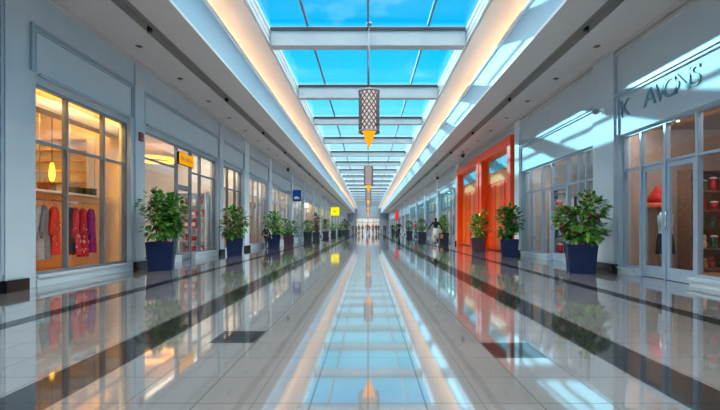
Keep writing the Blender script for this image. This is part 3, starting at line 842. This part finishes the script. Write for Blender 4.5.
for i, (x, y, c) in enumerate(crowd):
    person((x, y, 0), R.uniform(0, 6.28), 'tiny figure in dark clothes in the distant crowd', 1.66+.02*(i % 5), c, (28+3*(i % 4), 28, 36), group='distant crowd', skin=SKIN if i % 3 else SKIN2)

# ------------------------------------------------------------------ clothing shop contents
def loft(rings, seg=18):
    """rings: (cx, cy, z, rx, ry)"""
    v = []; f = []
    for i, (cx, cy, z, rx, ry) in enumerate(rings):
        for k in range(seg):
            a = 2*PI*k/seg
            fold = 1+.05*math.sin(5*a+i)*(i/len(rings))
            v.append((cx+rx*math.cos(a)*fold, cy+ry*math.sin(a)*fold, z))
    n = len(rings)
    for i in range(n-1):
        for k in range(seg):
            k2 = (k+1) % seg; f.append((i*seg+k, i*seg+k2, i*seg+seg+k2, i*seg+seg+k))
    return MB().add(v, f, True)
HANG = mat('hanger_wood', (150, 112, 76), .5)
def garment(loc, rz, label, col, length=1.0, w=.2, sleeve=.5, flare=1.15, deco=None):
    """hangs from loc (the rail); local x is across the shoulders"""
    t = thing('hanging_garment', label, 'garment', loc, rz, 'garments on the shop rails')
    m = mat('fabric_%d_%d_%d' % col, col, .8, var=.18, scale=14, bump=.3)
    z0 = -.12
    loft([(0, 0, z0, .05, .04), (0, 0, z0-.03, w*.75, .055), (0, 0, z0-.08, w, .07), (0, 0, z0-.22, w*.95, .085), (0, 0, z0-length*.42, w*.82, .085), (0, 0, z0-length*.7, w*1.0, .1), (0, 0, z0-length, w*flare, .115)]).build('body', m, t)
    if sleeve:
        for sx in (-1, 1):
            p = [(sx*(w-.03), 0, z0-.08), (sx*(w+.035), 0, z0-.22), (sx*(w+.06), .02, z0-.22-sleeve*.5), (sx*(w+.055), .03, z0-.14-sleeve)]
            MB().tube(p, [.06, .06, .052, .045], 10).build('sleeve', m, t)
    h = MB().tube([(-w*.8, 0, z0-.04), (0, 0, z0+.02), (w*.8, 0, z0-.04)], .011, 6)
    ho = h.build('hanger', HANG, t)
    MB().tube([(0, 0, z0+.02), (0, 0, -.045), (0, .026, -.02), (0, .02, .014), (0, 0, .024), (0, -.024, .01)], .005, 6).build('hook', CHROME, ho)
    if deco:
        dm = mat('deco_%d_%d_%d' % deco, deco, .7)
        g = MB(); rr = random.Random(sum(col))
        for i in range(26):
            a = rr.uniform(PI, 2*PI); z = z0-length*rr.uniform(.25, .95)
            rx = w*1.0; ry = .1
            g.blob((rx*math.cos(a), ry*math.sin(a), z), (.018, .018, .028), 6, 4)
        g.build('pattern', dm, t)
    return t
def rail(y0, y1, x, z, label):
    t = thing('clothes_rail', label, 'rail', (-x, (y0+y1)/2, .029))
    L = (y1-y0)/2
    MB().tube([(0, -L, z-.029), (0, L, z-.029)], .016).build('bar', CHROME, t)
    for sy in (-1, 1):
        MB().tube([(0, sy*L*.96, .02), (0, sy*L*.96, z-.045)], .014).build('post', CHROME, t)
        MB().box(-.22, .22, sy*L*.96-.02, sy*L*.96+.02, 0, .02).build('foot', CHROME, t)
XR = 6.4
rail(7.05, 8.35, XR, 1.56, 'chrome clothes rail holding grey and red garments')
rail(8.45, 9.55, XR, 1.56, 'chrome clothes rail holding dark, pink and purple garments')
ang = PI/2+.55
def G(u, label, col, **kw):
    y = 395*XR/(368-u)
    garment((-XR, y, 1.56), ang, label, col, **kw)
G(38, 'pale grey coat at the near end of the clothes rail', (150, 156, 156), length=1.05, w=.17)
G(44, 'mid grey knit coat hanging next to the red dress', (112, 120, 122), length=1.05, w=.16)
G(54, 'plain bright red dress alone on the first rail', (206, 24, 22), length=.98, w=.19, sleeve=.45, deco=(232, 120, 90))
G(70, 'black slim garment on the second rail', (26, 22, 28), length=.98, w=.15)
G(75, 'pink red patterned dress beside the black garment', (212, 40, 64), length=1.02, w=.16, deco=(240, 200, 190))
G(83, 'crimson dress with pale speckles on the second rail', (190, 14, 44), length=1.08, w=.18, deco=(236, 190, 170))
G(91, 'purple dress at the far end of the second rail', (150, 14, 120), length=1.0, w=.17)
# wall shelf with boxes above the rails, at the far partition and back wall
t = thing('display_shelf', 'pale shelf above the garments in the clothing shop', 'shelf', (-6.4, 8.3, 1.72))
MB().box(-.2, .2, -1.3, 1.3, -.02, .02).build('board', WARMW, t)
for sy in (-1.2, -.4, .4, 1.2): MB().tube([(-.17, sy, .0205), (-.17, sy, 1.99)], .008, 6).build('hanging_rod', CHROME, t)
for i, (u, w, h, col, lab) in enumerate(((47, .1, .16, (120, 60, 40), 'brown handbag on the shelf over the grey coats'), (76, .07, .12, (40, 32, 34), 'dark shoe box on the shelf, left one'), (82, .075, .12, (58, 46, 44), 'dark brown box on the shelf, middle one'), (89, .09, .13, (30, 26, 28), 'black box on the shelf, right one'))):
    y = 395*6.4/(368-u)
    t = thing('storage_box' if i else 'shop_handbag', lab, 'box' if i else 'bag', (-6.4, y, 1.7405))
    mm = mat('box_%d' % i, col, .5)
    MB().bevel_box(-.12, .12, -w, w, 0, h, .012).build('body', mm, t)
    if i: MB().bevel_box(-.125, .125, -w-.005, w+.005, h+.0005, h+.03, .006).build('lid', mm, t)
    else: MB().tube([(0, -.06, h-.01), (0, -.05, h+.09), (0, .05, h+.09), (0, .06, h-.01)], .008).build('strap', mm, t)
t = thing('wall_cabinet', 'pale open wall cabinet with thin shelves behind the red garments', 'cabinet', (-7.45, 9.55, 1.86))
MB().box(-.75, .75, .1, .13, -.02, 1.3).build('back_panel', PALE, t)
for i in range(6): MB().box(-.72, .72, -.12, .0995, -.02+i*.255, .015+i*.255).build('shelf', mat('pale_wood', (226, 196, 168), .5), t)
for sx in (-1, 1): MB().box(sx*.75, sx*.7205, -.12, .0995, -.02, 1.3).build('side_panel', PALE, t)
# bulkhead and warm cove inside clothing shop
bk = struct('ceiling_bulkhead', MB().box(-6.35, -6.05, 5.9, 9.68, 3.22, 3.44), mat('bulkhead_grey', (158, 152, 148), .6))
MB().box(-6.5, -6.36, 5.9, 9.68, 3.36, 3.4).build('led_strip', emit('warm_led', (255, 176, 60), 9), bk)
# hanging lamp
t = thing('hanging_lamp', 'glowing amber lamp hanging inside the clothing shop', 'lamp', (-7.4, 9.25, 2.32))
MB().lathe([(.03, .2), (.055, .05), (.06, -.1), (.04, -.2), (.01, -.22)], 16).build('shade', emit('amber_lamp', (255, 190, 40), 6), t)
MB().tube([(0, 0, .2), (0, 0, 3.72-2.32)], .008).build('cord', BLACK, t)

# ------------------------------------------------------------------ shelf units with goods
def shelf_unit(loc, rz, label, w, h, d, n, m):
    t = thing('shelf_unit', label, 'shelves', loc, rz)
    for sx in (-1, 1): MB().box(sx*w/2-sx*.03, sx*w/2, -d/2, d/2, 0, h).build('side_panel', m, t)
    MB().box(-w/2+.031, w/2-.031, d/2-.02, d/2, 0, h).build('back_panel', m, t)
    zs = []
    for i in range(n):
        z = .06+i*(h-.1)/(n-1)
        MB().box(-w/2+.031, w/2-.031, -d/2, d/2-.021, z-.02, z).build('shelf', m, t); zs.append(z)
    return zs
goods_mats = {}
def goods(loc, rz, w, zs, gap, per, cols, place, seed, kinds=('box', 'jar', 'bear'), rmap=None):
    rng = random.Random(seed)
    i = 0
    Rz = Matrix.Rotation(rz, 3, 'Z')
    for si, z in enumerate(zs[:-1]):
        for k in range(per):
            x = -w/2+.1+(w-.2)*(k+.5)/per
            c = cols[rng.randrange(len(cols))]; kind = kinds[rng.randrange(len(kinds))]
            ww = (w-.2)/per*.36; hh = gap*rng.uniform(.5, .8)
            p = Vector(loc)+Rz @ Vector((x, rng.uniform(-.06, 0), z+.0005))
            row = ('bottom', 'second', 'third', 'fourth', 'fifth', 'sixth')[si]
            cn = COLN[c]
            lab = '%s %s on %s shelf of %s, %s from its left end' % (cn, {'box': 'box', 'jar': 'round tin', 'bear': 'soft toy'}[kind], row, place, ('first', 'second', 'third', 'fourth', 'fifth', 'sixth')[k])
            nm = {'box': 'goods_box', 'jar': 'round_tin', 'bear': 'soft_toy'}[kind]
            t = thing(nm, lab, {'box': 'box', 'jar': 'tin', 'bear': 'toy'}[kind], p, rz+rng.uniform(-.15, .15), 'goods on the %s' % place)
            m = mat('goods_%d_%d_%d' % c, c, .5, var=.1)
            if kind == 'box':
                MB().bevel_box(-ww, ww, -ww*.7, ww*.7, 0, hh, .006).build('carton', m, t)
                MB().box(-ww*.7, ww*.7, -ww*.7-.003, -ww*.7-.0005, hh*.3, hh*.7).build('front_patch', WHITE, t)
            elif kind == 'jar':
                MB().lathe([(ww*.85, 0), (ww*.85, hh*.75)], 14).build('can', m, t)
                MB().lathe([(ww*.9, hh*.7505), (ww*.9, hh*.85), (ww*.3, hh*.9)], 14).build('lid', WHITE, t)
            else:
                MB().blob((0, 0, hh*.32), (ww*.8, ww*.65, hh*.32), 10, 6).blob((0, -.01, hh*.76), (ww*.55, ww*.5, hh*.22), 10, 6).build('toy_body', m, t)
                for sx in (-1, 1): MB().blob((sx*ww*.42, 0, hh*.95), (ww*.2, ww*.12, ww*.2), 8, 5).build('ear', m, t)
            i += 1
COLN = {(196, 30, 36): 'red', (220, 90, 70): 'coral', (232, 226, 216): 'white', (40, 96, 70): 'green', (200, 140, 60): 'tan', (60, 44, 44): 'dark', (214, 120, 120): 'pink', (90, 110, 150): 'blue'}
DWOOD = mat('dark_wood', (132, 98, 80), .5, var=.15, scale=12)
# toy shop: against the far partition
loc = (7.95, 9.0, .029)
zs = shelf_unit(loc, 0, 'dark wooden shelf unit full of red goods in the near right shop', 1.5, 2.3, .36, 6, DWOOD)
goods(loc, 0, 1.5, zs, .44, 6, [(196, 30, 36), (220, 90, 70), (196, 30, 36), (232, 226, 216), (40, 96, 70), (200, 140, 60), (60, 44, 44)], 'near right shop shelves', 3)
# red lampshade on stand and mannequin near door
t = thing('floor_lamp', 'red shaded floor lamp seen through the near right doors', 'lamp', (6.62, 9.0, .029))
MB().lathe([(.06, 1.92), (.2, 1.66), (.23, 1.56), (.22, 1.56), (.19, 1.65)], 20, cap=False).build('shade', mat('red_shade', (214, 18, 14), .6), t)
MB().lathe([(.236, 1.45), (.236, 1.54), (.225, 1.54), (.225, 1.45)], 20, cap=False).build('shade_band', mat('coral_band', (236, 90, 60), .6), t)
MB().tube([(0, 0, .02), (0, 0, 1.9)], .012).build('pole', CHROME, t)
MB().lathe([(.14, 0), (.14, .02), (.02, .03)], 18).build('base', CHROME, t)
t = thing('mannequin', 'mannequin in pale blue shirt and dark skirt under the red lamp', 'mannequin', (6.55, 8.7, .029))
loft([(0, 0, 1.3, .05, .05), (0, 0, 1.25, .17, .08), (0, 0, 1.1, .17, .1), (0, 0, .95, .13, .09), (0, 0, .85, .15, .1)]).build('shirt', mat('pale_blue_cloth', (168, 196, 206), .7), t)
loft([(0, 0, .86, .14, .095), (0, 0, .7, .18, .12), (0, 0, .4, .2, .14)]).build('skirt', mat('dark_cloth', (40, 42, 56), .7), t)
MB().tube([(0, 0, .02), (0, 0, .6)], .015).build('pole', CHROME, t)
MB().lathe([(.16, 0), (.16, .018), (.02, .025)], 18).build('base', CHROME, t)
MB().blob((0, 0, 1.4), (.06, .07, .085)).build('head', mat('mannequin_white', (220, 214, 208), .5), t)
# small spot bulbs in the toy shop ceiling
t0 = None
for x, y in ((6.35, 8.1), (6.35, 6.4), (7.4, 7.3)):
    t = thing('ceiling_spot', {8.1: 'small bright bulb under the brown ceiling, above the near right doors', 6.4: 'small bright bulb under the brown ceiling nearest the photo edge', 7.3: 'small bright bulb deep under the brown ceiling of the right shop'}[y], 'light', (x, y, 3.3))
    MB().lathe([(.05, 0), (.05, -.05), (.035, -.06)], 12).build('socket', CHROME, t)
    MB().blob((0, 0, -.085), (.035, .035, .035), 8, 6).build('bulb', emit('warm_bulb', (255, 210, 150), 25), t)
# corner shop shelves
loc = (7.6, 14.3, .029)
zs = shelf_unit(loc, 0, 'pale shelf unit with mixed goods in the second right shop', 1.9, 2.3, .36, 5, PALE)
goods(loc, 0, 1.9, zs, .5, 5, [(60, 44, 44), (196, 30, 36), (90, 110, 150), (232, 226, 216), (200, 140, 60)], 'second right shop shelves', 8)
# yellow sign shop shelves
loc = (-6.45, 14.65, .029)
zs = shelf_unit(loc, 0, 'white shelf unit of red goods in the yellow sign shop', 1.0, 2.3, .36, 6, WHITE)
goods(loc, 0, 1.0, zs, .44, 3, [(196, 30, 36), (196, 30, 36), (214, 120, 120), (232, 226, 216)], 'yellow sign shop shelves', 5)
t = thing('ring_lamp', 'orange glowing oval ring lamp in the yellow sign shop', 'lamp', (-7.1, 13.2, 3.28))
MB().lathe([(.55, -.05), (.62, -.05), (.62, .05), (.55, .05), (.55, -.05)], 36, cap=False).build('ring', emit('orange_ring', (255, 150, 60), 5), t)
for a in range(3): MB().tube([(.58*math.cos(a*2.1), .58*math.sin(a*2.1), .05), (.58*math.cos(a*2.1), .58*math.sin(a*2.1), .41)], .006).build('cable', CHROME, t)
# orange counter
t = thing('display_counter', 'orange display tower with a red top in the fourth left shop', 'counter', (-6.4, 20.6, .029))
MB().bevel_box(-.35, .35, -.5, .5, 0, 2.0, .02).build('tower', mat('apricot_panel', (232, 150, 92), .5), t)
MB().bevel_box(-.4, .4, -.55, .55, 2.0005, 2.3, .03).build('cap', mat('cap_red', (206, 70, 60), .5), t)
# displays in the far shops: free-standing gondolas with coloured boards
cols = [(206, 120, 80), (120, 60, 50), (80, 100, 140), (210, 190, 150), (150, 40, 44), (60, 70, 80)]
for side, lst, X in ((-1, far_left, -6.5), (1, far_right, 6.5)):
    for i, (a, b) in enumerate(lst):
        if a > 75: break
        for q in range(2):
            y = a+(b-a)*(.3+.42*q)
            nm = 'left' if side < 0 else 'right'
            t = thing('display_stand', 'coloured display stand inside a distant %s hand shop' % nm if False else 'coloured display stand behind glass in a distant shop on the %s' % nm, 'display stand', (X, y, .029), 0, 'display stands in the distant %s shops' % nm)
            c = cols[(i*2+q+(side > 0)) % 6]
            MB().bevel_box(-.25, .25, -.7, .7, 0, .5, .02).build('plinth', WHITE, t)
            MB().box(-.04, .04, -.65, .65, .5005, 1.6+.4*((i+q) % 2)).build('board', mat('board_%d_%d_%d' % c, c, .5, var=.3, scale=5), t)
# blue banner by the pillar beyond the orange shop
t = thing('banner', 'tall narrow blue banner in the window beyond the orange portals', 'banner', (XG+.12, 25.6, .3))
MB().box(-.01, .01, -.35, .35, 0, 2.5).build('cloth', mat('banner_blue', (38, 72, 150), .6), t)
MB().tube([(0, -.38, 2.52), (0, .38, 2.52)], .02).build('rod', CHROME, t)

# ------------------------------------------------------------------ daylight
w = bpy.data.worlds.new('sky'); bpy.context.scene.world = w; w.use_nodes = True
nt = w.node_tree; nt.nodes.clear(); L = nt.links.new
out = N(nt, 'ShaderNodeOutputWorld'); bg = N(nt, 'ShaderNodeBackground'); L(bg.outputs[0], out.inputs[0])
tc = N(nt, 'ShaderNodeTexCoord'); sx = N(nt, 'ShaderNodeSeparateXYZ'); L(tc.outputs['Generated'], sx.inputs[0])
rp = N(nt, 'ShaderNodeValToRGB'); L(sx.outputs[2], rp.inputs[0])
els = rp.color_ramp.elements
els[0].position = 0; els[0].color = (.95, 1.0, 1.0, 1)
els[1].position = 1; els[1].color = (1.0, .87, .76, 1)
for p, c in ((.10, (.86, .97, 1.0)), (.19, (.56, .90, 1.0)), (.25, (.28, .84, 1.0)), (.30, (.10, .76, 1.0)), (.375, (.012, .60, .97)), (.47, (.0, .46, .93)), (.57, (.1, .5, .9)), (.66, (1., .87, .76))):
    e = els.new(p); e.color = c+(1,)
# thin cloud
mp = N(nt, 'ShaderNodeMapping'); mp.inputs['Scale'].default_value = (2.2, 2.2, 5); L(tc.outputs['Generated'], mp.inputs[0])
nz = N(nt, 'ShaderNodeTexNoise'); nz.inputs['Scale'].default_value = 2.6; nz.inputs['Detail'].default_value = 6; L(mp.outputs[0], nz.inputs['Vector'])
cr = N(nt, 'ShaderNodeValToRGB'); L(nz.outputs['Fac'], cr.inputs[0])
cr.color_ramp.elements[0].position = .56; cr.color_ramp.elements[1].position = .78
cr.color_ramp.elements[1].color = (.55, .55, .55, 1)
mx = N(nt, 'ShaderNodeMix', data_type='RGBA'); L(cr.outputs[0], mx.inputs[0]); L(rp.outputs[0], mx.inputs[6]); mx.inputs[7].default_value = (.72, .95, 1.0, 1)
L(mx.outputs[2], bg.inputs['Color'])
# sky strength raised overhead and behind the camera as added fill for the hall
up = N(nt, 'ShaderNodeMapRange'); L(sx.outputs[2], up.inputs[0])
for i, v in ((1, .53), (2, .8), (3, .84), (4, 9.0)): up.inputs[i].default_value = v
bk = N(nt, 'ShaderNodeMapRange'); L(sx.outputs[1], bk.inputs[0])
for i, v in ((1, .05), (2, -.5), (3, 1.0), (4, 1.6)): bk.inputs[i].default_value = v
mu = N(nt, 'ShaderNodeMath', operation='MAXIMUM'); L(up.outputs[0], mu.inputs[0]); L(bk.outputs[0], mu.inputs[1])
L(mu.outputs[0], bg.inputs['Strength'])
sun = bpy.data.lights.new('sun', 'SUN'); sun.energy = 4.6; sun.angle = .01; sun.color = (.45, .90, 1.0)
so = bpy.data.objects.new('sun', sun); C.objects.link(so); so.location = (-20, 20, 20)
so.rotation_euler = Vector((2.17, -2.7, -1)).to_track_quat('-Z', 'Y').to_euler()

# ------------------------------------------------------------------ camera
cam = bpy.data.cameras.new('camera'); co = bpy.data.objects.new('camera', cam); C.objects.link(co)
cam.sensor_width = 36; cam.lens = 395/720*36; cam.clip_end = 400; cam.clip_start = .05
cam.shift_x = -8/720; cam.shift_y = 23/720
co.location = (0, 0, 1.0); co.rotation_euler = (PI/2, 0, 0)
sc = bpy.context.scene
sc.camera = co
sc.view_settings.view_transform = 'Standard'; sc.view_settings.look = 'None'; sc.view_settings.gamma = 1; sc.view_settings.exposure = 0.3
sc.view_settings.use_curve_mapping = False
sc.cycles.use_denoising = True
sc.cycles.max_bounces = 10; sc.cycles.transparent_max_bounces = 16; sc.cycles.diffuse_bounces = 5
sc.cycles.sample_clamp_indirect = 6
